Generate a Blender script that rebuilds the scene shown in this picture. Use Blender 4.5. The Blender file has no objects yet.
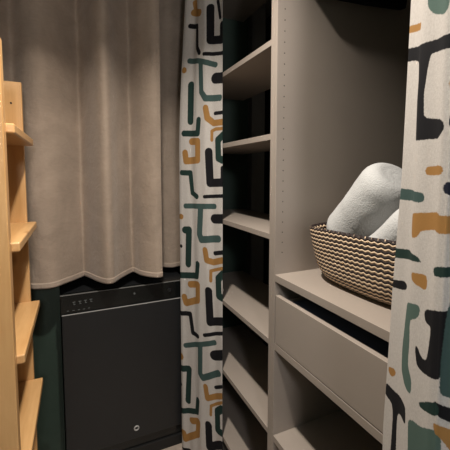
import bpy, bmesh, math, random
import numpy as np
from mathutils import Vector, Matrix, noise
random.seed(4)
S = bpy.context.scene
COL = S.collection
H = 1.312                      # eye height above the floor
CEIL = H + 1.0
FOC, PITCH, HEAD = 336.0, math.radians(4.24), math.radians(24.1)

# ------------------------------------------------------------------ view ray (used to measure the cloth print)
def ray(x, y):
    u = (x - 225) / FOC; v = (y - 199) / FOC
    h = math.cos(PITCH) - v * math.sin(PITCH); z = -math.sin(PITCH) - v * math.cos(PITCH)
    s, c = math.sin(HEAD), math.cos(HEAD)
    return (s * h + c * u, c * h - s * u, z)

def on_plane(x, y, p0, p1):
    """point of the vertical plane through p0,p1 (plan) seen at x,y -> (distance along, height)"""
    d = ray(x, y); ex, ey = p1[0] - p0[0], p1[1] - p0[1]; L = math.hypot(ex, ey); ex /= L; ey /= L
    nx, ny = -ey, ex
    t = (p0[0] * nx + p0[1] * ny) / (d[0] * nx + d[1] * ny)
    return ((d[0] * t - p0[0]) * ex + (d[1] * t - p0[1]) * ey, d[2] * t + H)

# ------------------------------------------------------------------ materials
def new_mat(name):
    m = bpy.data.materials.new(name); m.use_nodes = True
    nt = m.node_tree; b = nt.nodes['Principled BSDF']
    return m, nt, b

def N(nt, typ, **kw):
    n = nt.nodes.new(typ)
    for k, v in kw.items():
        if k.startswith('i_'):
            n.inputs[k[2:].replace('_', ' ')].default_value = v
        else:
            setattr(n, k, v)
    return n

def rgb(c): return (c[0], c[1], c[2], 1)

def plain(name, c, rough=.5, var=.06, scale=8, bump=0, bscale=200, metal=0, sheen=0, spec=.5, stretch=None):
    m, nt, b = new_mat(name)
    tc = N(nt, 'ShaderNodeTexCoord')
    src = tc.outputs['Object']
    if stretch:
        mp = N(nt, 'ShaderNodeMapping'); mp.inputs['Scale'].default_value = stretch
        nt.links.new(src, mp.inputs['Vector']); src = mp.outputs['Vector']
    n1 = N(nt, 'ShaderNodeTexNoise', i_Scale=scale, i_Detail=5.0)
    nt.links.new(src, n1.inputs['Vector'])
    r = N(nt, 'ShaderNodeValToRGB')
    r.color_ramp.elements[0].position = .3; r.color_ramp.elements[1].position = .7
    r.color_ramp.elements[0].color = rgb([x * (1 - var) for x in c]); r.color_ramp.elements[1].color = rgb([min(1, x * (1 + var)) for x in c])
    nt.links.new(n1.outputs['Fac'], r.inputs['Fac']); nt.links.new(r.outputs['Color'], b.inputs['Base Color'])
    b.inputs['Roughness'].default_value = rough; b.inputs['Metallic'].default_value = metal
    b.inputs['Specular IOR Level'].default_value = spec if rough < .9 else .05
    if sheen:
        b.inputs['Sheen Weight'].default_value = sheen; b.inputs['Sheen Roughness'].default_value = .5
    if bump:
        n2 = N(nt, 'ShaderNodeTexNoise', i_Scale=bscale, i_Detail=3.0)
        nt.links.new(src, n2.inputs['Vector'])
        bp = N(nt, 'ShaderNodeBump', i_Strength=bump, i_Distance=.002)
        nt.links.new(n2.outputs['Fac'], bp.inputs['Height']); nt.links.new(bp.outputs['Normal'], b.inputs['Normal'])
    return m

def wood(name, stretch):
    m, nt, b = new_mat(name)
    tc = N(nt, 'ShaderNodeTexCoord'); mp = N(nt, 'ShaderNodeMapping'); mp.inputs['Scale'].default_value = stretch
    nt.links.new(tc.outputs['Object'], mp.inputs['Vector'])
    n1 = N(nt, 'ShaderNodeTexNoise', i_Scale=3.0, i_Detail=4.0, i_Distortion=.6); nt.links.new(mp.outputs['Vector'], n1.inputs['Vector'])
    n2 = N(nt, 'ShaderNodeTexNoise', i_Scale=14.0, i_Detail=6.0); nt.links.new(mp.outputs['Vector'], n2.inputs['Vector'])
    ad = N(nt, 'ShaderNodeMath', operation='MULTIPLY_ADD'); ad.inputs[1].default_value = .4
    nt.links.new(n2.outputs['Fac'], ad.inputs[0]); nt.links.new(n1.outputs['Fac'], ad.inputs[2])
    r = N(nt, 'ShaderNodeValToRGB')
    r.color_ramp.elements[0].position = .5; r.color_ramp.elements[1].position = .88
    r.color_ramp.elements[0].color = (.68, .41, .18, 1); r.color_ramp.elements[1].color = (.56, .31, .12, 1)
    nt.links.new(ad.outputs['Value'], r.inputs['Fac'])
    # a few knots
    v = N(nt, 'ShaderNodeTexVoronoi', i_Scale=1.0); mp2 = N(nt, 'ShaderNodeMapping')
    mp2.inputs['Scale'].default_value = tuple(7.0 if s > 4 else 3.4 for s in stretch); mp2.inputs['Location'].default_value = (.35, .2, .57)
    nt.links.new(tc.outputs['Object'], mp2.inputs['Vector']); nt.links.new(mp2.outputs['Vector'], v.inputs['Vector'])
    kr = N(nt, 'ShaderNodeValToRGB'); kr.color_ramp.elements[0].position = .03; kr.color_ramp.elements[1].position = .10
    kr.color_ramp.elements[0].color = (.5, .5, .5, 1); kr.color_ramp.elements[1].color = (0, 0, 0, 1)
    nt.links.new(v.outputs['Distance'], kr.inputs['Fac'])
    mx = N(nt, 'ShaderNodeMix', data_type='RGBA'); mx.inputs[7].default_value = (.28, .11, .03, 1)
    nt.links.new(kr.outputs['Color'], mx.inputs[0]); nt.links.new(r.outputs['Color'], mx.inputs[6])
    nt.links.new(mx.outputs[2], b.inputs['Base Color'])
    b.inputs['Roughness'].default_value = .38
    bp = N(nt, 'ShaderNodeBump', i_Strength=.12, i_Distance=.001)
    nt.links.new(n2.outputs['Fac'], bp.inputs['Height']); nt.links.new(bp.outputs['Normal'], b.inputs['Normal'])
    return m

GREIGE = (.325, .278, .240)
M = {}
M['board'] = plain('greige_laminate', GREIGE, .48, .03, 6, .05, 260)
M['board_dark'] = plain('board_underside', GREIGE, .5, .03, 6)
M['green_wall'] = plain('dark_green_paint', (.028, .050, .038), .55, .12, 4, .08, 60)
M['green_panel'] = plain('green_side_panel', (.030, .050, .040), .5, .08)
M['grey_trim'] = plain('grey_trim_paint', (.36, .35, .33), .5, .05)
M['warm_wall'] = plain('warm_white_paint', (.55, .50, .44), .7, .04, 4, .05, 80)
M['ceiling'] = plain('ceiling_paint', (.38, .36, .33), .8, .03)
M['floor'] = plain('pale_floor_boards', (.42, .35, .29), .45, .15, 6, .05, 40, stretch=(9, 1, 1))
M['wood_z'] = wood('pine_upright', (9, 9, .9))
M['wood_y'] = wood('pine_ledge', (9, .9, 9))
M['black_satin'] = plain('charcoal_satin', (.0115, .0125, .014), .42, .05, 10)
M['black_gloss'] = plain('black_gloss', (.006, .007, .007), .22, .05)
M['black_matt'] = plain('black_matt', (.008, .008, .008), .6, .05)
M['mark'] = plain('grey_print', (.10, .11, .11), .5, .05)
M['steel'] = plain('brushed_steel', (.55, .54, .52), .35, .05, metal=1)
M['edge_glint'] = plain('grey_edge_glint', (.16, .16, .155), .4, .05)  # grey stands in for light caught along the control panel's top edge
M['glint_and_ring'] = plain('pale_glint_and_ring', (.42, .42, .41), .4, .05)  # light on the door's top edge put into the colour; also the chrome ring
M['towel'] = plain('pale_terry', (.52, .525, .525), .95, .04, 14, .8, 300)
M['garment'] = plain('black_cloth', (.010, .010, .012), .9, .1, 20, .3, 300)
M['drawer_in'] = plain('navy_drawer_lining', (.09, .12, .20), .6, .08)
M['lamp_white'] = plain('white_metal', (.7, .68, .65), .4, .03)

def velvet(name, c):
    m, nt, b = new_mat(name)
    tc = N(nt, 'ShaderNodeTexCoord')
    n1 = N(nt, 'ShaderNodeTexNoise', i_Scale=5.0, i_Detail=6.0, i_Distortion=1.2); nt.links.new(tc.outputs['Object'], n1.inputs['Vector'])
    mp = N(nt, 'ShaderNodeMapping'); mp.inputs['Scale'].default_value = (20, 20, 60)
    nt.links.new(tc.outputs['Object'], mp.inputs['Vector'])
    n3 = N(nt, 'ShaderNodeTexNoise', i_Scale=1.0, i_Detail=4.0, i_Distortion=2.0); nt.links.new(mp.outputs['Vector'], n3.inputs['Vector'])
    mixf = N(nt, 'ShaderNodeMath', operation='MULTIPLY_ADD'); mixf.inputs[1].default_value = .35
    nt.links.new(n3.outputs['Fac'], mixf.inputs[0]); nt.links.new(n1.outputs['Fac'], mixf.inputs[2])
    r = N(nt, 'ShaderNodeValToRGB'); r.color_ramp.elements[0].position = .45; r.color_ramp.elements[1].position = .85
    r.color_ramp.elements[0].color = rgb([x * .84 for x in c]); r.color_ramp.elements[1].color = rgb([x * 1.12 for x in c])
    nt.links.new(mixf.outputs['Value'], r.inputs['Fac']); nt.links.new(r.outputs['Color'], b.inputs['Base Color'])
    b.inputs['Roughness'].default_value = .85; b.inputs['Sheen Weight'].default_value = .35; b.inputs['Sheen Roughness'].default_value = .4
    b.inputs['Specular IOR Level'].default_value = .2
    n2 = N(nt, 'ShaderNodeTexNoise', i_Scale=26.0, i_Detail=5.0, i_Distortion=1.5); nt.links.new(tc.outputs['Object'], n2.inputs['Vector'])
    bp = N(nt, 'ShaderNodeBump', i_Strength=.5, i_Distance=.005)
    nt.links.new(n2.outputs['Fac'], bp.inputs['Height']); nt.links.new(bp.outputs['Normal'], b.inputs['Normal'])
    return m
M['velvet'] = velvet('taupe_velvet', (.335, .265, .208))
M['velvet_hem'] = velvet('taupe_velvet_hem', (.38, .305, .245))

INKS = {'black': (.006, .006, .008), 'navy': (.008, .011, .024), 'sage': (.075, .120, .103), 'teal': (.045, .080, .075),
        'green': (.013, .033, .028), 'ochre': (.32, .165, .05)}
def printed_linen():
    m, nt, b = new_mat('printed_linen')
    tc = N(nt, 'ShaderNodeTexCoord')
    mp = N(nt, 'ShaderNodeMapping'); mp.inputs['Scale'].default_value = (240, 240, 700)
    nt.links.new(tc.outputs['Object'], mp.inputs['Vector'])
    w = N(nt, 'ShaderNodeTexNoise', i_Scale=1.0, i_Detail=2.0); nt.links.new(mp.outputs['Vector'], w.inputs['Vector'])
    mp2 = N(nt, 'ShaderNodeMapping'); mp2.inputs['Scale'].default_value = (700, 700, 220)
    nt.links.new(tc.outputs['Object'], mp2.inputs['Vector'])
    w2 = N(nt, 'ShaderNodeTexNoise', i_Scale=1.0, i_Detail=2.0); nt.links.new(mp2.outputs['Vector'], w2.inputs['Vector'])
    wa = N(nt, 'ShaderNodeMath', operation='ADD'); nt.links.new(w.outputs['Fac'], wa.inputs[0]); nt.links.new(w2.outputs['Fac'], wa.inputs[1])
    r = N(nt, 'ShaderNodeValToRGB'); r.color_ramp.elements[0].position = .35; r.color_ramp.elements[1].position = .65
    r.color_ramp.elements[0].color = (.44, .41, .385, 1); r.color_ramp.elements[1].color = (.55, .52, .49, 1)
    hf = N(nt, 'ShaderNodeMath', operation='MULTIPLY'); hf.inputs[1].default_value = .5
    nt.links.new(wa.outputs['Value'], hf.inputs[0]); nt.links.new(hf.outputs['Value'], r.inputs['Fac'])
    cur = r.outputs['Color']
    en = N(nt, 'ShaderNodeTexNoise', i_Scale=320.0, i_Detail=2.0); nt.links.new(tc.outputs['Object'], en.inputs['Vector'])
    eo = N(nt, 'ShaderNodeMath', operation='MULTIPLY_ADD'); eo.inputs[1].default_value = .0032; eo.inputs[2].default_value = -.0016
    nt.links.new(en.outputs['Fac'], eo.inputs[0])
    for k, c in INKS.items():
        a = N(nt, 'ShaderNodeAttribute', attribute_name='ink_' + k)
        s = N(nt, 'ShaderNodeMath', operation='ADD'); nt.links.new(a.outputs['Fac'], s.inputs[0]); nt.links.new(eo.outputs['Value'], s.inputs[1])
        mr = N(nt, 'ShaderNodeMapRange'); mr.inputs['From Min'].default_value = .0006; mr.inputs['From Max'].default_value = -.0006
        mr.inputs['To Min'].default_value = 0; mr.inputs['To Max'].default_value = .993
        nt.links.new(s.outputs['Value'], mr.inputs['Value'])
        mx = N(nt, 'ShaderNodeMix', data_type='RGBA'); mx.inputs[7].default_value = rgb(c)
        nt.links.new(mr.outputs['Result'], mx.inputs[0]); nt.links.new(cur, mx.inputs[6]); cur = mx.outputs[2]
    nt.links.new(cur, b.inputs['Base Color'])
    b.inputs['Roughness'].default_value = .9; b.inputs['Specular IOR Level'].default_value = .15
    bp = N(nt, 'ShaderNodeBump', i_Strength=.35, i_Distance=.001)
    nt.links.new(hf.outputs['Value'], bp.inputs['Height']); nt.links.new(bp.outputs['Normal'], b.inputs['Normal'])
    return m
M['linen'] = printed_linen()

def basket_mat(zigzag=True):
    m, nt, b = new_mat('woven_grass')
    row = N(nt, 'ShaderNodeAttribute', attribute_name='row'); arc = N(nt, 'ShaderNodeAttribute', attribute_name='arc')
    pp = N(nt, 'ShaderNodeMath', operation='PINGPONG'); pp.inputs[1].default_value = .5
    nt.links.new(arc.outputs['Fac'], pp.inputs[0])
    ma = N(nt, 'ShaderNodeMath', operation='MULTIPLY_ADD'); ma.inputs[1].default_value = .6
    nt.links.new(pp.outputs['Value'], ma.inputs[0]); nt.links.new(row.outputs['Fac'], ma.inputs[2])
    no = N(nt, 'ShaderNodeTexNoise', i_Scale=55.0, i_Detail=2.0); tc = N(nt, 'ShaderNodeTexCoord'); nt.links.new(tc.outputs['Object'], no.inputs['Vector'])
    mb = N(nt, 'ShaderNodeMath', operation='MULTIPLY_ADD'); mb.inputs[1].default_value = .25
    nt.links.new(no.outputs['Fac'], mb.inputs[0]); nt.links.new(ma.outputs['Value'], mb.inputs[2])
    fr = N(nt, 'ShaderNodeMath', operation='FRACT'); nt.links.new(mb.outputs['Value'], fr.inputs[0])
    r = N(nt, 'ShaderNodeValToRGB'); e = r.color_ramp.elements
    e[0].position = .0; e[0].color = (.016, .007, .006, 1)
    e[1].position = .50; e[1].color = (.016, .007, .006, 1)
    x = e.new(.56); x.color = (.80, .60, .41, 1)
    x = e.new(.93); x.color = (.80, .60, .41, 1)
    x = e.new(.999); x.color = (.016, .007, .006, 1)
    nt.links.new(fr.outputs['Value'], r.inputs['Fac'])
    nt.links.new(r.outputs['Color'], b.inputs['Base Color']); b.inputs['Roughness'].default_value = .7
    bb = N(nt, 'ShaderNodeMath', operation='MULTIPLY'); bb.inputs[1].default_value = 2 * math.pi
    nt.links.new(mb.outputs['Value'], bb.inputs[0])
    sn = N(nt, 'ShaderNodeMath', operation='COSINE'); sb = N(nt, 'ShaderNodeMath', operation='MULTIPLY'); sb.inputs[1].default_value = 2
    nt.links.new(bb.outputs['Value'], sb.inputs[0]); nt.links.new(sb.outputs['Value'], sn.inputs[0])
    bp = N(nt, 'ShaderNodeBump', i_Strength=.5, i_Distance=.003, invert=True)
    nt.links.new(sn.outputs['Value'], bp.inputs['Height']); nt.links.new(bp.outputs['Normal'], b.inputs['Normal'])
    return m
M['basket'] = basket_mat()

# ------------------------------------------------------------------ object helpers
def world_off(o):
    v = Vector((0, 0, 0))
    while o is not None:
        v += Vector(o.location); o = o.parent
    return v

def build(name, bm, mat, parent=None, smooth=False, origin=None):
    off = world_off(parent) if parent else Vector((0, 0, 0))
    if origin is not None: off = off + Vector(origin)
    bmesh.ops.translate(bm, verts=bm.verts, vec=-off)
    bmesh.ops.recalc_face_normals(bm, faces=bm.faces)
    me = bpy.data.meshes.new(name); bm.to_mesh(me); bm.free()
    me.materials.append(mat)
    if smooth:
        for p in me.polygons: p.use_smooth = True
    o = bpy.data.objects.new(name, me); COL.objects.link(o)
    if parent: o.parent = parent
    if origin is not None: o.location = origin
    return o

def thing(name, label, cat, loc, group=None):
    o = bpy.data.objects.new(name, None); o.empty_display_size = .05; COL.objects.link(o); o.location = loc
    return tag(o, label, cat, group)

def tag(o, label, cat, group=None):
    o['label'] = label; o['category'] = cat
    if group: o['group'] = group
    return o

def box(x0, x1, y0, y1, z0, z1, bev=0, bm=None, seg=2):
    b = bmesh.new()
    vs = [b.verts.new((x, y, z)) for x in (x0, x1) for y in (y0, y1) for z in (z0, z1)]
    for f in ((0, 1, 3, 2), (4, 6, 7, 5), (0, 4, 5, 1), (2, 3, 7, 6), (0, 2, 6, 4), (1, 5, 7, 3)):
        b.faces.new([vs[i] for i in f])
    if bev: bmesh.ops.bevel(b, geom=list(b.edges), offset=bev, segments=seg, affect='EDGES', profile=.5)
    if bm is None: return b
    tmp = bpy.data.meshes.new('t'); b.to_mesh(tmp); b.free(); bm.from_mesh(tmp); bpy.data.meshes.remove(tmp)
    return bm

def tube(p0, p1, r, seg=24, bm=None):
    bm = bm or bmesh.new(); p0, p1 = Vector(p0), Vector(p1); d = p1 - p0
    mat = Matrix.Translation((p0 + p1) / 2) @ d.to_track_quat('Z', 'Y').to_matrix().to_4x4()
    bmesh.ops.create_cone(bm, cap_ends=True, segments=seg, radius1=r, radius2=r, depth=d.length, matrix=mat)
    return bm

def ring(c, axis, R, r, n=40, k=12):
    bm = bmesh.new(); q = Vector(axis).to_track_quat('Z', 'Y'); g = []
    for i in range(n):
        a = 2 * math.pi * i / n
        g.append([bm.verts.new(Vector(c) + q @ Vector(((R + r * math.cos(b)) * math.cos(a), (R + r * math.cos(b)) * math.sin(a), r * math.sin(b))))
                  for b in (2 * math.pi * j / k for j in range(k))])
    for i in range(n):
        for j in range(k):
            bm.faces.new((g[i][j], g[(i + 1) % n][j], g[(i + 1) % n][(j + 1) % k], g[i][(j + 1) % k]))
    return bm

def struct(name, bm, mat, parent=None):
    o = build(name, bm, mat, parent)
    if not parent: o['kind'] = 'structure'
    return o

# ------------------------------------------------------------------ the room
XL, XR, YB, YR = -.31, 1.16, 1.95, -1.1
struct('floor', box(XL - .1, XR + .1, YR - .1, YB + .1, -.05, 0), M['floor'])
struct('ceiling', box(XL - .1, XR + .1, YR - .1, YB + .1, CEIL, CEIL + .05), M['ceiling'])
struct('wall_left', box(XL - .1, XL, YR, YB, 0, CEIL), M['green_wall'])
struct('wall_back', box(XL - .1, XR + .1, YB, YB + .1, 0, CEIL), M['green_wall'])
struct('wall_rear', box(XL - .1, XR + .1, YR - .1, YR, 0, CEIL), M['green_wall'])
struct('wall_right', box(XR, XR + .1, YR, YB, 0, CEIL), M['green_wall'])
struct('trim_1', box(.971, 1.059, 1.78, YB - .001, 0, CEIL), M['grey_trim'])
struct('wall_recess', box(XL, -.075, 1.62, YB, 0, CEIL), M['green_wall'])

# ------------------------------------------------------------------ open shoe cabinet (the narrow bay)
FX = .55                       # the line of the wardrobe fronts
CB = XR - .012                 # their backs
TOPZ = H + .93
sc = thing('shelf_cabinet', 'narrow open greige shelf cabinet of stacked shelves between the patterned curtain and the drawer unit', 'shelf unit', (FX + .15, 1.2, 0))
build('side_panel', box(FX, CB, .8742, .8905, 0, TOPZ, .0008), M['board'], sc)
build('side_panel', box(FX, FX + .30, 1.60, 1.618, 0, TOPZ, .0008), M['green_panel'], sc)
for zt in (-1.125, -.825, -.5235, -.1850, .1225, .4020, .80):
    build('shelf', box(FX, FX + .27, .8908, 1.5998, H + zt - .018, H + zt, .0008), M['board'], sc)
build('plinth', box(FX + .03, FX + .05, .8908, 1.5998, 0, .07), M['board'], sc)
build('top_panel', box(FX, FX + .30, .8908, 1.5998, TOPZ - .018, TOPZ), M['board'], sc)

# ------------------------------------------------------------------ the wide bay with the drawer
YD, YE = .8735, .02            # right face of its divider is YD - .0165
wc = thing('wardrobe_cabinet', 'wide open greige wardrobe bay with a drawer, holding the striped basket', 'wardrobe', (FX + .3, .45, 0))
dp = build('side_panel', box(FX, CB, YD - .0165, YD, 0, TOPZ, .0008), M['board'], wc)
build('side_panel', box(FX, CB, YE, YE + .0165, 0, TOPZ, .0008), M['board'], wc)
YF = YD - .0169; YG = YE + .0169
for i in range(34):
    z = H + .480 - i * .0313
    if H - .27 < z:
        build('pin_hole', tube((.5755, YF + .0012, z), (.5755, YF + .0002, z), .0019, 10), M['black_matt'], dp)
build('top_panel', box(FX, CB - .009, YG, YF, TOPZ - .018, TOPZ), M['board'], wc)
build('shelf', box(FX, CB - .009, YG, YF, H - .328, H - .306, .001), M['board'], wc)
build('shelf', box(FX + .001, CB - .009, YG, YF, H - .545, H - .5235, .001), M['board'], wc)
build('bottom_shelf', box(FX, CB - .009, YG, YF, H - .846, H - .825, .001), M['board'], wc)
build('plinth', box(FX + .02, FX + .04, YG, YF, 0, H - .847), M['board'], wc)
dr = build('drawer', box(FX + .0008, FX + .018, YG + .002, YF - .003, H - .5205, H - .370, .0012), M['board'], wc)
b = box(FX + .0183, .98, YF - .022, YF - .010, H - .515, H - .385, .001)
box(FX + .0183, .98, YG + .012, YG + .024, H - .515, H - .385, .001, b)
box(.968, .98, YG + .0242, YF - .0222, H - .515, H - .385, 0, b)
build('drawer_sides', b, M['board'], dr)
build('drawer_bottom', box(FX + .0183, .967, YG + .025, YF - .0225, H - .512, H - .506), M['drawer_in'], dr)
build('drawer_lining', box(FX + .022, .966, YG + .026, YF - .024, H - .505, H - .388, .008), M['drawer_in'], dr)
b = tube((.86, YG, H + .84), (.86, YF, H + .84), .0125, 20)
build('clothes_rail', b, M['black_matt'], wc, smooth=False)

# ------------------------------------------------------------------ dark garment hanging next to the divider
gm = thing('hanging_garment', 'black garment hanging high in the wide bay beside the divider, only its hem showing', 'clothing', (.80, .820, H + .52))
out = [(.60, .800), (.575, .70), (.572, .605), (.655, .525), (.70, .520), (.86, .534), (1.01, .545), (1.025, .552), (1.03, .60), (1.02, .72), (1.0, .80), (.87, .822), (.84, .822)]
bm = bmesh.new()
fr = [bm.verts.new((x, .808, H + z)) for x, z in out]; bk = [bm.verts.new((x, .832, H + z)) for x, z in out]
bm.faces.new(fr); bm.faces.new(bk[::-1])
for i in range(len(out)): bm.faces.new((fr[i], bk[i], bk[(i + 1) % len(out)], fr[(i + 1) % len(out)]))
bmesh.ops.bevel(bm, geom=[e for e in bm.edges if abs(e.verts[0].co.y - e.verts[1].co.y) < .001], offset=.008, segments=3, affect='EDGES')
build('fabric', bm, M['garment'], gm)
pts = [Vector((.86 + .0145 * math.cos(a), .820, H + .84 + .0145 * math.sin(a))) for a in [math.radians(t) for t in range(-20, 200, 12)]]
pts = [Vector((.855, .820, H + .80)), Vector((.862, .820, H + .815))] + pts
bm = bmesh.new()
for p, q in zip(pts, pts[1:]): tube(p, q, .0018, 8, bm)
build('hanger_hook', bm, M['black_matt'], gm)

# ------------------------------------------------------------------ basket
def superell(a, n=3.2):
    c, s = math.cos(a), math.sin(a)
    return (math.copysign(abs(c) ** (2 / n), c), math.copysign(abs(s) ** (2 / n), s))
BC = Vector((.795, .622, H - .3055))
prof = [(.0, .0), (.55, .0), (.74, .003), (.83, .014), (.89, .034), (.93, .062), (.962, .095), (.985, .125), (1.0, .150), (1.002, .154)]
HX, HY = .195, .222
def resample(p, n):
    d = [0]
    for a, c in zip(p, p[1:]): d.append(d[-1] + math.hypot((c[0] - a[0]) * .2, c[1] - a[1]))
    return [(float(np.interp(t, d, [q[0] for q in p])), float(np.interp(t, d, [q[1] for q in p])), t) for t in np.linspace(d[0], d[-1], n)]
P1 = resample(prof, 60); NA = 300
bm = bmesh.new(); g = []; info = []
_pts = [(superell(2 * math.pi * i / NA)[0] * HX, superell(2 * math.pi * i / NA)[1] * HY) for i in range(NA + 1)]
_arc = [0]
for _a, _b in zip(_pts, _pts[1:]): _arc.append(_arc[-1] + math.hypot(_b[0] - _a[0], _b[1] - _a[1]))
_arc = [v / _arc[-1] * 84 for v in _arc]
loop = P1 + [(r * .955 if i else r * .985, z + (.004 if i == 0 else 0), t) for i, (r, z, t) in enumerate(P1[::-1][:-6])]
for (r, z, t) in loop:
    rowv = []
    for i in range(NA):
        a = 2 * math.pi * i / NA; sx, sy = superell(a)
        w = 1 + .012 * math.sin(3 * a + 1) * z / .15
        rowv.append(bm.verts.new((BC.x + sx * HX * r * w, BC.y + sy * HY * r * w, BC.z + z + .006 * math.sin(2 * a + .6) * z / .15)))
        info.append((t / .0112, _arc[i]))
    g.append(rowv)
for j in range(len(g) - 1):
    for i in range(NA):
        if j == 0: continue
        bm.faces.new((g[j][i], g[j][(i + 1) % NA], g[j + 1][(i + 1) % NA], g[j + 1][i]))
cap = bm.faces.new(g[1])
bm.verts.ensure_lookup_table()
kept = [k for k, v in enumerate(bm.verts) if v.link_faces]
info = [info[k] for k in kept]
bmesh.ops.delete(bm, geom=[v for v in bm.verts if not v.link_faces], context='VERTS')
bk_o = build('woven_basket', bm, M['basket'], smooth=True, origin=BC)
for nm, k in (('row', 0), ('arc', 1)):
    at = bk_o.data.attributes.new(nm, 'FLOAT', 'POINT'); at.data.foreach_set('value', [v[k] for v in info])
tag(bk_o, 'brown and cream striped woven basket on the wardrobe shelf', 'basket')

# ------------------------------------------------------------------ rolled towels
def towel(name, p0, p1, R, flat, label, phase, seed):
    p0, p1 = Vector(p0), Vector(p1); d = p1 - p0; L = d.length; q = d.to_track_quat('Z', 'Y')
    bm = bmesh.new(); NA = 120; NZ = 70; g = []; er = .045
    rows = []
    for k in range(9):                                    # rounded far end: rings inward with spiral grooves
        pass
    def endprof(t):                                        # t 0..1 along, radius factor
        s = t * L
        e = min(s, L - s)
        return 1.0 if e > er else .58 + .42 * math.sqrt(max(0, 1 - ((er - e) / er) ** 2))
    for j in range(NZ + 1):
        t = j / NZ; t = .5 - .5 * math.cos(math.pi * t)
        rows.append((t * L, R * endprof(t)))
    full = [(rows[0][0] + .0006 * math.sin(k * 1.9), rows[0][1] * k / 8) for k in range(1, 8)] + rows + \
           [(rows[-1][0] + .0006 * math.sin(k * 1.9), rows[-1][1] * k / 8) for k in range(7, 0, -1)]
    for (s, r) in full:
        rv = []
        for i in range(NA):
            a = 2 * math.pi * i / NA
            sp = 1.0 - .05 * (((a + phase) % (2 * math.pi)) / (2 * math.pi))   # outer flap of the roll
            v = Vector((math.cos(a) * r * sp, math.sin(a) * r * sp * flat, s))
            n = noise.noise(v * 9 + Vector((seed, 0, 0))) * .005 + noise.noise(v * 28 + Vector((seed, 3, 0))) * .0012 + noise.noise(v * 160) * .0005
            v = v * 1.0 + Vector((math.cos(a), math.sin(a) * flat, 0)) * n
            rv.append(bm.verts.new(p0 + q @ v))
        g.append(rv)
    for j in range(len(g) - 1):
        for i in range(NA): bm.faces.new((g[j][i], g[j][(i + 1) % NA], g[j + 1][(i + 1) % NA], g[j + 1][i]))
    bm.faces.new(g[0]); bm.faces.new(g[-1])
    o = build(name, bm, M['towel'], smooth=True, origin=p0)
    return tag(o, label, 'towel', 'rolled towels in the basket')
towel('rolled_towel', (.735, .755, H - .192), (.735, .588, H - .008), .083, .95, 'larger pale rolled towel leaning highest out of the striped basket', 1.2, 1)
towel('rolled_towel', (.668, .605, H - .220), (.668, .462, H - .086), .052, .95, 'lower pale rolled towel in front, mostly hidden by the patterned curtain', 2.0, 7)

# ------------------------------------------------------------------ cloth
def catmull(pts, per):
    res = []; P = [pts[0]] + list(pts) + [pts[-1]]
    for i in range(1, len(P) - 2):
        a, b_, c, d = [np.array(P[i + k - 1], float) for k in range(4)]
        for t in np.linspace(0, 1, per, endpoint=False):
            res.append(.5 * ((2 * b_) + (-a + c) * t + (2 * a - 5 * b_ + 4 * c - d) * t ** 2 + (-a + 3 * b_ - 3 * c + d) * t ** 3))
    res.append(np.array(P[-2], float)); return np.array(res)

def sheet(name, fn, ns, zs, mat, parent=None, origin=None, thick=.0016):
    bm = bmesh.new(); g = []
    for z in zs:
        row = fn(z)
        g.append([bm.verts.new((p[0], p[1], z)) for p in row])
    for j in range(len(g) - 1):
        for i in range(len(g[0]) - 1): bm.faces.new((g[j][i], g[j][i + 1], g[j + 1][i + 1], g[j + 1][i]))
    o = build(name, bm, mat, parent, smooth=True, origin=origin)
    md = o.modifiers.new('thickness', 'SOLIDIFY'); md.thickness = thick; md.offset = 0
    return o

# taupe velvet curtains across the fridge recess
def velvet_curtain(ctrl, label, ztop, zhem, seed, per=14):
    mean = np.array(ctrl)
    raw = catmull(ctrl, per)
    gx = np.linspace(raw[0, 0], raw[-1, 0], int(abs(raw[-1, 0] - raw[0, 0]) / .0022) + 2)
    base = np.array([gx, np.interp(gx, raw[:, 0], raw[:, 1])]).T
    cen = np.array([np.interp(np.linspace(0, 1, len(base)), np.linspace(0, 1, len(base)), base[:, 0]), np.full(len(base), base[:, 1].mean())]).T
    ker = np.hanning(25); ker /= ker.sum()
    sm = np.convolve(np.pad(base[:, 1], 12, mode='edge'), ker, mode='valid')
    def fn(z):
        f = (z - zhem) / (ztop - zhem)
        k = 1.0 - .62 * (1 - math.exp(-f * 9))
        e = math.exp(-f * 11); pts = base.copy(); pts[:, 1] = cen[:, 1] + (base[:, 1] * e + sm * (1 - e) - cen[:, 1]) * (k + .62 * (1 - e))
        out = []
        for i, p in enumerate(pts):
            n = noise.noise(Vector((p[0] * 14 + seed, z * 2.2, 0))) * .010 * min(1, 1.2 - f) + noise.noise(Vector((p[0] * 30, z * 9 + seed, 2))) * .0022
            out.append((p[0], p[1] + n))
        return out
    zs = np.linspace(zhem, ztop, 90)
    o = sheet('velvet_curtain', fn, 0, zs, M['velvet'], origin=(float(cen[:, 0].mean()), float(cen[0, 1]), zhem), thick=.004)
    tag(o, label, 'curtain', 'taupe velvet curtains')
    sheet('hem', lambda z: [(x, y - .0010) for x, y in fn(z)], 0, np.linspace(zhem - .001, zhem + .021, 5), M['velvet_hem'], parent=o, thick=.0085)
    return o
def xy(x, Y, y=280):
    d = ray(x, y); return (d[0] / d[1] * Y, Y)
velvet_curtain([xy(-13, 1.475), xy(8, 1.49), xy(21, 1.545), xy(34, 1.49), xy(50, 1.474), xy(68, 1.525), xy(80, 1.575), xy(84.5, 1.595), xy(90, 1.56), xy(103, 1.455), xy(112, 1.436), xy(119, 1.49), xy(129, 1.552), xy(134.5, 1.565), xy(142, 1.50), xy(156, 1.437), xy(162.5, 1.442)],
               'wide taupe velvet curtain with scalloped hem above the black fridge, reaching the pine rack', CEIL - .006, H - .45, 0)
velvet_curtain([xy(162.4, 1.660), xy(172, 1.633), xy(183, 1.65), xy(193, 1.645)],
               'narrow strip of taupe velvet curtain tucked beside the left patterned curtain', CEIL - .006, H - .468, 5)

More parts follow.
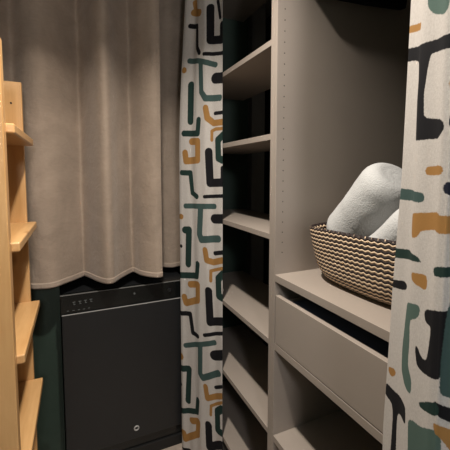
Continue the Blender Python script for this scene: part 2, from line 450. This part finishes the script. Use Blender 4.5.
# printed linen curtains -------------------------------------------------------
def seg_sdf(px, pz, pts, hw):
    d = np.full(px.shape, 9.0)
    for (x0, z0), (x1, z1) in zip(pts, pts[1:]) if len(pts) > 1 else [(pts[0], pts[0])]:
        ex, ez = x1 - x0, z1 - z0; L = ex * ex + ez * ez
        t = np.clip(((px - x0) * ex + (pz - z0) * ez) / L, 0, 1) if L > 0 else 0
        d = np.minimum(d, np.hypot(px - x0 - ex * t, pz - z0 - ez * t))
    return d - hw
def poly_sdf(px, pz, pts):
    d = np.full(px.shape, 9.0); ins = np.zeros(px.shape, bool)
    for i in range(len(pts)):
        (x0, z0), (x1, z1) = pts[i - 1], pts[i]
        ex, ez = x1 - x0, z1 - z0; L = ex * ex + ez * ez + 1e-12
        t = np.clip(((px - x0) * ex + (pz - z0) * ez) / L, 0, 1)
        d = np.minimum(d, np.hypot(px - x0 - ex * t, pz - z0 - ez * t))
        c = ((z0 > pz) != (z1 > pz)) & (px < (x1 - x0) * (pz - z0) / (z1 - z0 + 1e-12) + x0)
        ins ^= c
    return np.where(ins, -d, d)

def print_inks(o, s_of, z_of, motifs, polys):
    """motifs: (ink, halfwidth, pts) strokes and polys: (ink, pts), both in cloth metres (s, z)"""
    f = {k: np.full(s_of.shape, .05) for k in INKS}
    for ink, hw, pts in motifs: f[ink] = np.minimum(f[ink], seg_sdf(s_of, z_of, pts, hw))
    for ink, pts in polys: f[ink] = np.minimum(f[ink], poly_sdf(s_of, z_of, pts))
    for k in INKS:
        a = o.data.attributes.new('ink_' + k, 'FLOAT', 'POINT'); a.data.foreach_set('value', f[k].ravel().astype(np.float32))

# the left one, bunched at the far end of the shelf cabinet
A0, A1 = (.4295, 1.460), (.546, 1.247)
LEN = math.hypot(A1[0] - A0[0], A1[1] - A0[1])
strokes_l = [
 ('ochre', 2.6, [(193, 12), (200, 13)]), ('ochre', 2.2, [(194, 2), (195, 10)]),
 ('black', 1.8, [(190, 26), (197, 26), (197.5, 48), (200, 53)]), ('black', 3.0, [(210.5, 8), (210.5, 40), (222, 39)]), ('black', 2.2, [(221.5, 24), (221.5, 40)]),
 ('black', 1.3, [(217, 0), (219.5, 17)]), ('black', 1.4, [(205, 54.4), (222, 52.8)]),
 ('teal', 2.0, [(189, 60.8), (199, 61), (215, 64.5)]), ('teal', 2.4, [(201.5, 63), (202, 92), (206, 98.5), (219.5, 97.6)]),
 ('black', 4.0, [(215, 78), (224, 77.5)]), ('ochre', 2.4, [(184.5, 70.5)]),
 ('green', 3.0, [(190.5, 85), (190, 121)]), ('green', 2.4, [(184, 133.5), (198, 133.5), (199, 120)]),
 ('ochre', 2.4, [(206, 108), (207.5, 118), (213, 123), (222, 122)]), ('black', 1.4, [(214.5, 113.2), (223, 112.3)]),
 ('ochre', 1.3, [(211.3, 140), (211.3, 131), (215, 129), (222, 128.5)]), ('green', 2.8, [(222, 160), (218, 158), (217.5, 140), (223, 135)]),
 ('ochre', 2.8, [(191, 141.5), (198, 141.5), (198, 160), (186, 161), (185, 153)]),
 ('black', 3.2, [(208.7, 152), (210, 183), (223, 182.5)]), ('black', 1.6, [(222, 168), (222, 180)]),
 ('green', 2.2, [(182, 172.7), (190, 173), (192, 193), (197, 196.5)]), ('black', 1.4, [(204.7, 196.7), (223, 196)]),
 ('teal', 2.1, [(185.5, 206), (214, 206.5)]), ('teal', 2.8, [(201, 207), (200, 234), (202, 239.5), (218, 239)]),
 ('black', 3.7, [(214, 219), (224, 219)]), ('ochre', 2.4, [(181.5, 216.5)]),
 ('green', 3.0, [(185, 230), (188.5, 230), (188, 264)]), ('black', 1.5, [(181.5, 246)]), ('green', 2.6, [(181, 275), (197, 276), (198, 264)]),
 ('ochre', 2.5, [(205.5, 250), (207, 260), (213, 262.5), (222, 260.5)]), ('black', 1.7, [(214.5, 253.5), (223, 252.5)]),
 ('ochre', 1.3, [(210.7, 281), (210.7, 271), (222, 268.5)]), ('green', 3.0, [(222, 298), (218.5, 296), (218, 279), (223, 274)]),
 ('ochre', 2.8, [(190, 284.5), (198, 284.5), (198, 300), (186, 303), (184.5, 297)]), ('black', 3.3, [(208.7, 291), (210, 322), (222, 321.5)]),
 ('black', 2.0, [(181, 313), (190, 314), (192.5, 333), (198, 336)]), ('black', 1.5, [(204.7, 335), (222, 333.5)]),
 ('teal', 2.1, [(185.5, 345.5), (214, 343)]), ('teal', 2.6, [(200.7, 345), (200.7, 373), (203.5, 377.5), (218.5, 373.5)]),
 ('black', 4.0, [(214, 356), (223, 355)]), ('ochre', 3.0, [(181.5, 356)]),
 ('green', 2.7, [(182, 368), (189, 369), (188, 401)]), ('black', 1.4, [(181.5, 384)]), ('green', 2.4, [(181, 410), (197, 412), (198, 400)]),
 ('ochre', 2.4, [(206, 386.5), (207.5, 398), (222, 396)]), ('black', 1.4, [(215, 388), (222, 386.5)]),
 ('ochre', 1.2, [(210.7, 415), (211, 406), (222, 402.5)]), ('green', 3.0, [(222, 433), (217.5, 431), (217, 412), (222, 409)]),
 ('ochre', 2.8, [(191.5, 421), (198.5, 421.5), (198, 434), (185.5, 438.5), (184, 432)]), ('black', 3.3, [(208.7, 425), (209.5, 447), (222, 445)]),
 ('black', 2.2, [(183, 449), (190, 452), (192, 470)]), ('teal', 2.4, [(186, 480), (214, 478)]), ('teal', 2.6, [(200, 480), (200, 508), (216, 508)])]
def to_l(q):
    s, z = on_plane(q[0], q[1], A0, A1); return (s, z)
PXM = 1.82 / FOC
motifs = [(ink, hw * PXM, [to_l(q) for q in pts]) for ink, hw, pts in strokes_l]
# the cloth repeats its pattern: carry one repeat on above and below
block = [m for m, q in zip(motifs, strokes_l) if 204 <= min(p[1] for p in q[2]) and max(p[1] for p in q[2]) < 345]
REP = to_l((201, 62))[1] - to_l((201, 206.5))[1]
zt0, zb0 = to_l((201, -2))[1], to_l((201, 455))[1]
for n in (-3, -2, -1, 1, 2, 3):
    for ink, hw, pts in block:
        q = [(a, b_ + n * REP) for a, b_ in pts]
        if min(p[1] for p in q) > zt0 + hw or max(p[1] for p in q) < zb0 - .06: motifs.append((ink, hw, q))
ZL = np.linspace(.012, CEIL - .006, 760); NSL = 96
# plan profile: folds across the run; narrower towards the gathered top
def left_profile(z):
    f = max(0., (z - (H + .12)) / (CEIL - H - .12))
    s0 = .075 * f ** 1.3
    ex, ey = (A1[0] - A0[0]) / LEN, (A1[1] - A0[1]) / LEN; nx, ny = ey, -ex    # towards the aisle
    nx, ny = (-abs(nx), -abs(ny))
    out = []; ss = []
    for u in np.linspace(0, 1, NSL):
        s = s0 + u * (LEN - s0)
        a = .004 + .006 * f
        h = a * math.sin(2 * math.pi * (u * 1.7 + .30)) + .0013 * math.sin(2 * math.pi * u * 4.3 + 2 * z) + .002 * noise.noise(Vector((s * 20, z * 3, 4)))
        if u < .06: h -= (.06 - u) * .08
        out.append((A0[0] + ex * s + nx * h, A0[1] + ey * s + ny * h)); ss.append(s)
    return out, ss
lc = sheet('patterned_curtain', lambda z: left_profile(z)[0], 0, ZL, M['linen'], origin=(.49, 1.35, .012), thick=.0014)
sg = np.array([left_profile(z)[1] for z in ZL]); zg = np.repeat(ZL[:, None], NSL, 1)
print_inks(lc, sg, zg, motifs, [])
tag(lc, 'patterned curtain gathered at the far end, between the black fridge and the open shelves', 'curtain', 'patterned linen curtains')

# the right one, close to the viewer
B0, B1, B2 = (.4976, .3883), (.4232, .2748), (.4576, .2492)
polys_main = [
 ('sage', [(431, -8), (431, 8), (435, 14.5), (444, 14.5), (449, 11), (450, -8)]),
 ('ochre', [(409, 26.5), (424, 21), (422, 29), (409, 34)]),
 ('black', [(406, 49.5), (425, 44), (452, 32.5), (452, 47.5), (434, 52.5), (431.5, 56), (427, 93), (426.5, 118), (443.5, 119.5), (444, 131), (438.5, 137), (438, 138.5), (416, 141), (416.5, 122), (417, 100), (420.5, 78), (419, 62), (414, 60.5), (406, 62.5)]),
 ('ochre', [(447, 79), (455, 77), (455, 91), (447, 90)]),
 ('ochre', [(426.7, 166.5), (442, 165), (442, 175), (426.7, 175.5)]),
 ('teal', [(398, 187.5), (426, 193), (425.5, 203), (398, 199)]),
 ('ochre', [(412.7, 213.5), (437.5, 212), (439, 216), (455, 216), (455, 234), (437.5, 234), (434, 229.5), (422.5, 231), (420.5, 238), (414, 238), (412, 229)]),
 ('green', [(392, 247.5), (407, 249.5), (420, 256), (424, 263), (411, 260), (392, 257)]),
 ('green', [(433, 266.5), (445.5, 267.5), (445.5, 279), (433, 276)]),
 ('ochre', [(414, 272), (427, 275), (427, 291), (422, 288), (415, 280.5)]),
 ('black', [(390, 279), (403, 281), (407, 287), (403.5, 290.5), (390, 286)]),
 ('sage', [(408, 302), (420.5, 304.7), (422, 312), (419, 319), (412.7, 320), (412, 345), (410, 365), (414, 381), (412.7, 396), (404.7, 384), (400, 370), (401, 345), (405, 318)]),
 ('black', [(424.5, 309), (443.5, 312), (442, 322), (438, 360), (435.5, 381), (425, 374.5), (418.5, 367), (417.5, 358), (417, 346), (419, 346), (421, 355), (424.5, 361), (427, 358), (431, 327), (425, 322)]),
 ('ochre', [(389, 366), (394.5, 369), (395.5, 374), (392.5, 377.5), (389.5, 373)]),
 ('black', [(387, 382), (407, 407), (407, 426), (398, 413), (396, 415), (394.5, 456), (390, 456), (392.7, 415), (392, 403), (386, 394)]),
 ('green', [(419.5, 402), (434, 402), (434, 417.5), (423, 410), (419.5, 406)]),
 ('sage', [(410, 419.5), (414, 420.5), (420.5, 427), (434, 430), (433.5, 470), (409, 470)])]
polys_side = [
 ('navy', [(447.5, 114), (456, 113), (456, 128), (447, 128)]), ('navy', [(440.5, 182), (456, 182), (456, 195), (440, 194.5)]),
 ('teal', [(444, 318), (448, 300), (458, 290), (458, 398), (437, 392), (440, 350)]),
 ('black', [(430, 399), (458, 408), (458, 424), (430, 411)]),
 ('ochre', [(430, 421), (440, 423), (458, 430), (458, 455), (446, 445), (440, 436), (430, 430)])]
L01 = math.hypot(B1[0] - B0[0], B1[1] - B0[1])
def to_r(q): return on_plane(q[0], q[1], B0, B1)
def to_s(q):
    s, z = on_plane(q[0], q[1], B1, B2); return (L01 + s, z)
def soften(p, n=2):
    for _ in range(n):
        q = []
        for (ax, ay), (bx, by) in zip(p, p[1:] + p[:1]):
            L = math.hypot(bx - ax, by - ay); t = min(.3, .0045 / max(L, 1e-6))
            q += [(ax + (bx - ax) * t, ay + (by - ay) * t), (bx - (bx - ax) * t, by - (by - ay) * t)]
        p = q
    return p
pr = [(k, [to_r(q) for q in p]) for k, p in polys_main] + [(k, [to_s(q) for q in p]) for k, p in polys_side]
pr = [(k, soften(p)) for k, p in pr]
mo = []
rt0, rb0 = to_r((430, -10))[1], to_r((420, 470))[1]         # the rest of the cloth, beyond the frame: the same print
for col in range(-1, 4):
    for n in range(-3, 5):
        for ink, hw, pts in block:
            q = [(a + col * LEN - .03, b_ + n * REP + .13 * (col % 2)) for a, b_ in pts]
            if min(p[0] for p in q) > L01 + .065 or min(p[1] for p in q) > rt0 + .03 or max(p[1] for p in q) < rb0 - .02: mo.append((ink, hw, q))
ZR = np.linspace(.012, CEIL - .006, 620)
ux, uy = (B1[0] - B0[0]) / L01, (B1[1] - B0[1]) / L01; wx, wy = -abs(uy), abs(ux)      # w: towards the aisle
def edge_s(z):                                            # the cloth leans: its free edge swings out towards the floor
    rr = float(np.interp(z - H, [-.48, -.21, -.013, .278, .6], [1.2085, 1.2296, 1.262, 1.275, 1.29]))
    return (rr * B0[1] - B0[0]) / (ux - rr * uy)
rest = [(.4232, .2748), (.4265, .266), (.4576, .2492), (.515, .245), (.540, .240), (.510, .215), (.485, .195), (.50, .17), (.535, .15), (.545, .13), (.53, .11), (.49, .09), (.485, .07), (.51, .05), (.535, .03), (.525, .005), (.50, -.02), (.495, -.045), (.515, -.07), (.535, -.09), (.52, -.115)]  # last folds lie unseen, added to block lamp light through the side gap
restc = catmull(rest, 9)[1:]
NM = 60
def right_profile(z, want_s=False):
    s0 = edge_s(z); out = []; ss = []
    for u in np.linspace(0, 1, NM):
        s = s0 + u * (L01 - s0)
        h = .0035 * math.sin(math.pi * u) * math.sin(2 * math.pi * (u * 1.6) + z * 1.5) - .012 * max(0, 1 - u / .07) ** 2 - .004 * max(0, (u - .93) / .07) ** 2
        h += .002 * noise.noise(Vector((s * 25, z * 3, 1)))
        out.append((B0[0] + ux * s + wx * h, B0[1] + uy * s + wy * h)); ss.append(s)
    last = out[-1]; acc = L01; px, py = B1
    for p in restc:
        acc += math.hypot(p[0] - px, p[1] - py); px, py = p
        k = math.exp(-((acc - L01) / .02)); out.append((p[0] + (last[0] - B1[0]) * k, p[1] + (last[1] - B1[1]) * k)); ss.append(acc)
    return ss if want_s else out
rc = sheet('patterned_curtain', right_profile, 0, ZR, M['linen'], origin=(.51, .25, .012), thick=.0014)
sg = np.array([right_profile(z, True) for z in ZR]); zg = np.repeat(ZR[:, None], sg.shape[1], 1)
print_inks(rc, sg, zg, mo, pr)
tag(rc, 'patterned curtain nearest the viewer, partly covering the striped basket and the drawer', 'curtain', 'patterned linen curtains')

# ------------------------------------------------------------------ black fridge
fy = 1.5
fr_o = thing('mini_fridge', 'squat black fridge with a slim control strip below the taupe curtain', 'appliance', (.205, 1.7, 0))
X0, X1 = -.068, .470
build('cabinet', box(X0, X1, fy + .034, 1.93, .05, H - .502, .003), M['black_satin'], fr_o)
cp = build('control_panel', box(X0 - .001, X1, fy + .006, fy + .034, H - .579, H - .5005, .0015), M['black_gloss'], fr_o)
build('edge_glint_strip', box(X0 - .0012, X1, fy + .0042, fy + .014, H - .5022, H - .5004), M['edge_glint'], cp)
door = build('door', box(X0 + .003, X1, fy, fy + .032, H - 1.212, H - .5835, .0015), M['black_satin'], fr_o)
build('door_top_edge', box(X0 + .003, X1, fy - .0004, fy + .004, H - .5845, H - .5822), M['glint_and_ring'], door)
build('emblem_ring', ring((.226, fy - .001, H - 1.163), (0, -1, 0), .0095, .0032), M['glint_and_ring'], door, smooth=True)
build('toe_kick', box(X0 + .01, X1, fy + .002, fy + .06, 0, H - 1.263, .001), M['black_matt'], fr_o)
build('lower_trim', box(X0 + .002, X1, fy + .012, fy + .03, H - 1.262, H - 1.2165, .002), M['black_gloss'], fr_o)
def on_front(x, y):
    d = ray(x, y); t = (fy + .005) / d[1]; return (d[0] * t, H + d[2] * t)
for (x, y) in ((74, 303.5), (80, 302.5), (85.5, 301.5), (91, 300.5)):
    px, pz = on_front(x, y); b = box(px - .0055, px + .0055, fy + .0052, fy + .0064, pz + .004, pz + .0068)
    box(px - .002, px + .0055, fy + .0052, fy + .0064, pz - .006, pz - .0035, 0, b); box(px - .0015, px + .001, fy + .0052, fy + .0064, pz - .003, pz + .0035, 0, b)
    build('printed_symbol', b, M['mark'], cp)
for (x, y) in ((68, 311.3), (73.5, 310.5), (79, 309.8), (84, 309), (89, 308)):
    px, pz = on_front(x, y); build('printed_mark', box(px - .004, px + .004, fy + .0052, fy + .0064, pz - .0012, pz + .0012), M['mark'], cp)
px, pz = on_front(134.5, 293.5); build('indicator', tube((px, fy + .0045, pz), (px, fy + .0062, pz), .0045, 16), M['mark'], cp)
px, pz = on_front(169, 289.5); build('knob', tube((px, fy - .004, pz), (px, fy + .0062, pz), .0075, 20), M['black_satin'], cp)

# ------------------------------------------------------------------ pine rack on the left wall
rk = thing('wall_rack', 'narrow pine wall rack of shallow ledges along the left wall', 'rack', (-.22, 1.15, 0))
RZ = H + .312
u1 = build('upright', box(-.309, -.1445, .915, .948, 0, RZ, .0025), M['wood_z'], rk)
u2 = build('upright', box(-.309, -.156, 1.352, 1.372, 0, RZ, .0025), M['wood_z'], rk)
d = ray(11, 103); t = 1.352 / d[1]
build('screw', tube((d[0] * t, 1.3512, H + d[2] * t), (d[0] * t, 1.356, H + d[2] * t), .0032, 12), M['black_matt'], u2)
d = ray(8.3, 201); t = .914 / d[1]
for zt in (.121, -.167, -.452, -.742, -1.03):
    build('ledge', box(-.309, -.127, .9485, 1.3512, H + zt - .024, H + zt, .004, seg=3), M['wood_y'], rk)

# ------------------------------------------------------------------ lamp in the ceiling
LX, LY = .13, .67
lm = thing('ceiling_downlight', 'small white recessed downlight in the ceiling of the aisle', 'lamp', (LX, LY, CEIL - .012))
build('trim_ring', ring((LX, LY, CEIL - .006), (0, 0, 1), .045, .006), M['lamp_white'], lm, smooth=True)
def light(kind, name, loc, energy, color, **kw):
    l = bpy.data.lights.new(name, kind); l.energy = energy; l.color = color
    for k, v in kw.items(): setattr(l, k, v)
    o = bpy.data.objects.new(name, l); COL.objects.link(o); o.location = loc; return o
light('AREA', 'downlight_bulb', (LX, LY, H + .90), 11.5, (1, .915, .81), shape='DISK', size=.06, spread=math.radians(127))
WX, WY, WZ = -.03, -1.02, H + .42  # unseen fill lamp, added to brighten the near surfaces
wl = thing('added_fill_lamp', 'added fill lamp, unseen, on the wall behind the viewer', 'lamp', (WX, YR, WZ))
build('fill_plate', tube((WX, YR + .0005, WZ), (WX, YR + .014, WZ), .05, 32), M['lamp_white'], wl)
build('fill_ring', ring((WX, YR + .02, WZ), (0, 1, 0), .062, .008), M['lamp_white'], wl, smooth=True)
light('POINT', 'added_fill_light', (WX, WY, WZ), 29, (1, .97, .97), shadow_soft_size=.09)

w = bpy.data.worlds.new('world'); S.world = w; w.use_nodes = True
w.node_tree.nodes['Background'].inputs[0].default_value = (.5, .45, .4, 1); w.node_tree.nodes['Background'].inputs[1].default_value = .0

cam = bpy.data.cameras.new('camera'); co = bpy.data.objects.new('camera', cam); COL.objects.link(co)
cam.sensor_width = 36; cam.lens = FOC / 450 * 36; cam.shift_y = (199 - 225) / 450; cam.clip_start = .02
co.location = (0, 0, H); co.rotation_euler = (math.pi / 2 - PITCH, 0, -HEAD)
S.camera = co
S.view_settings.view_transform = 'Standard'; S.view_settings.look = 'None'; S.view_settings.gamma = 1; S.view_settings.use_curve_mapping = False
S.view_settings.exposure = 0.4
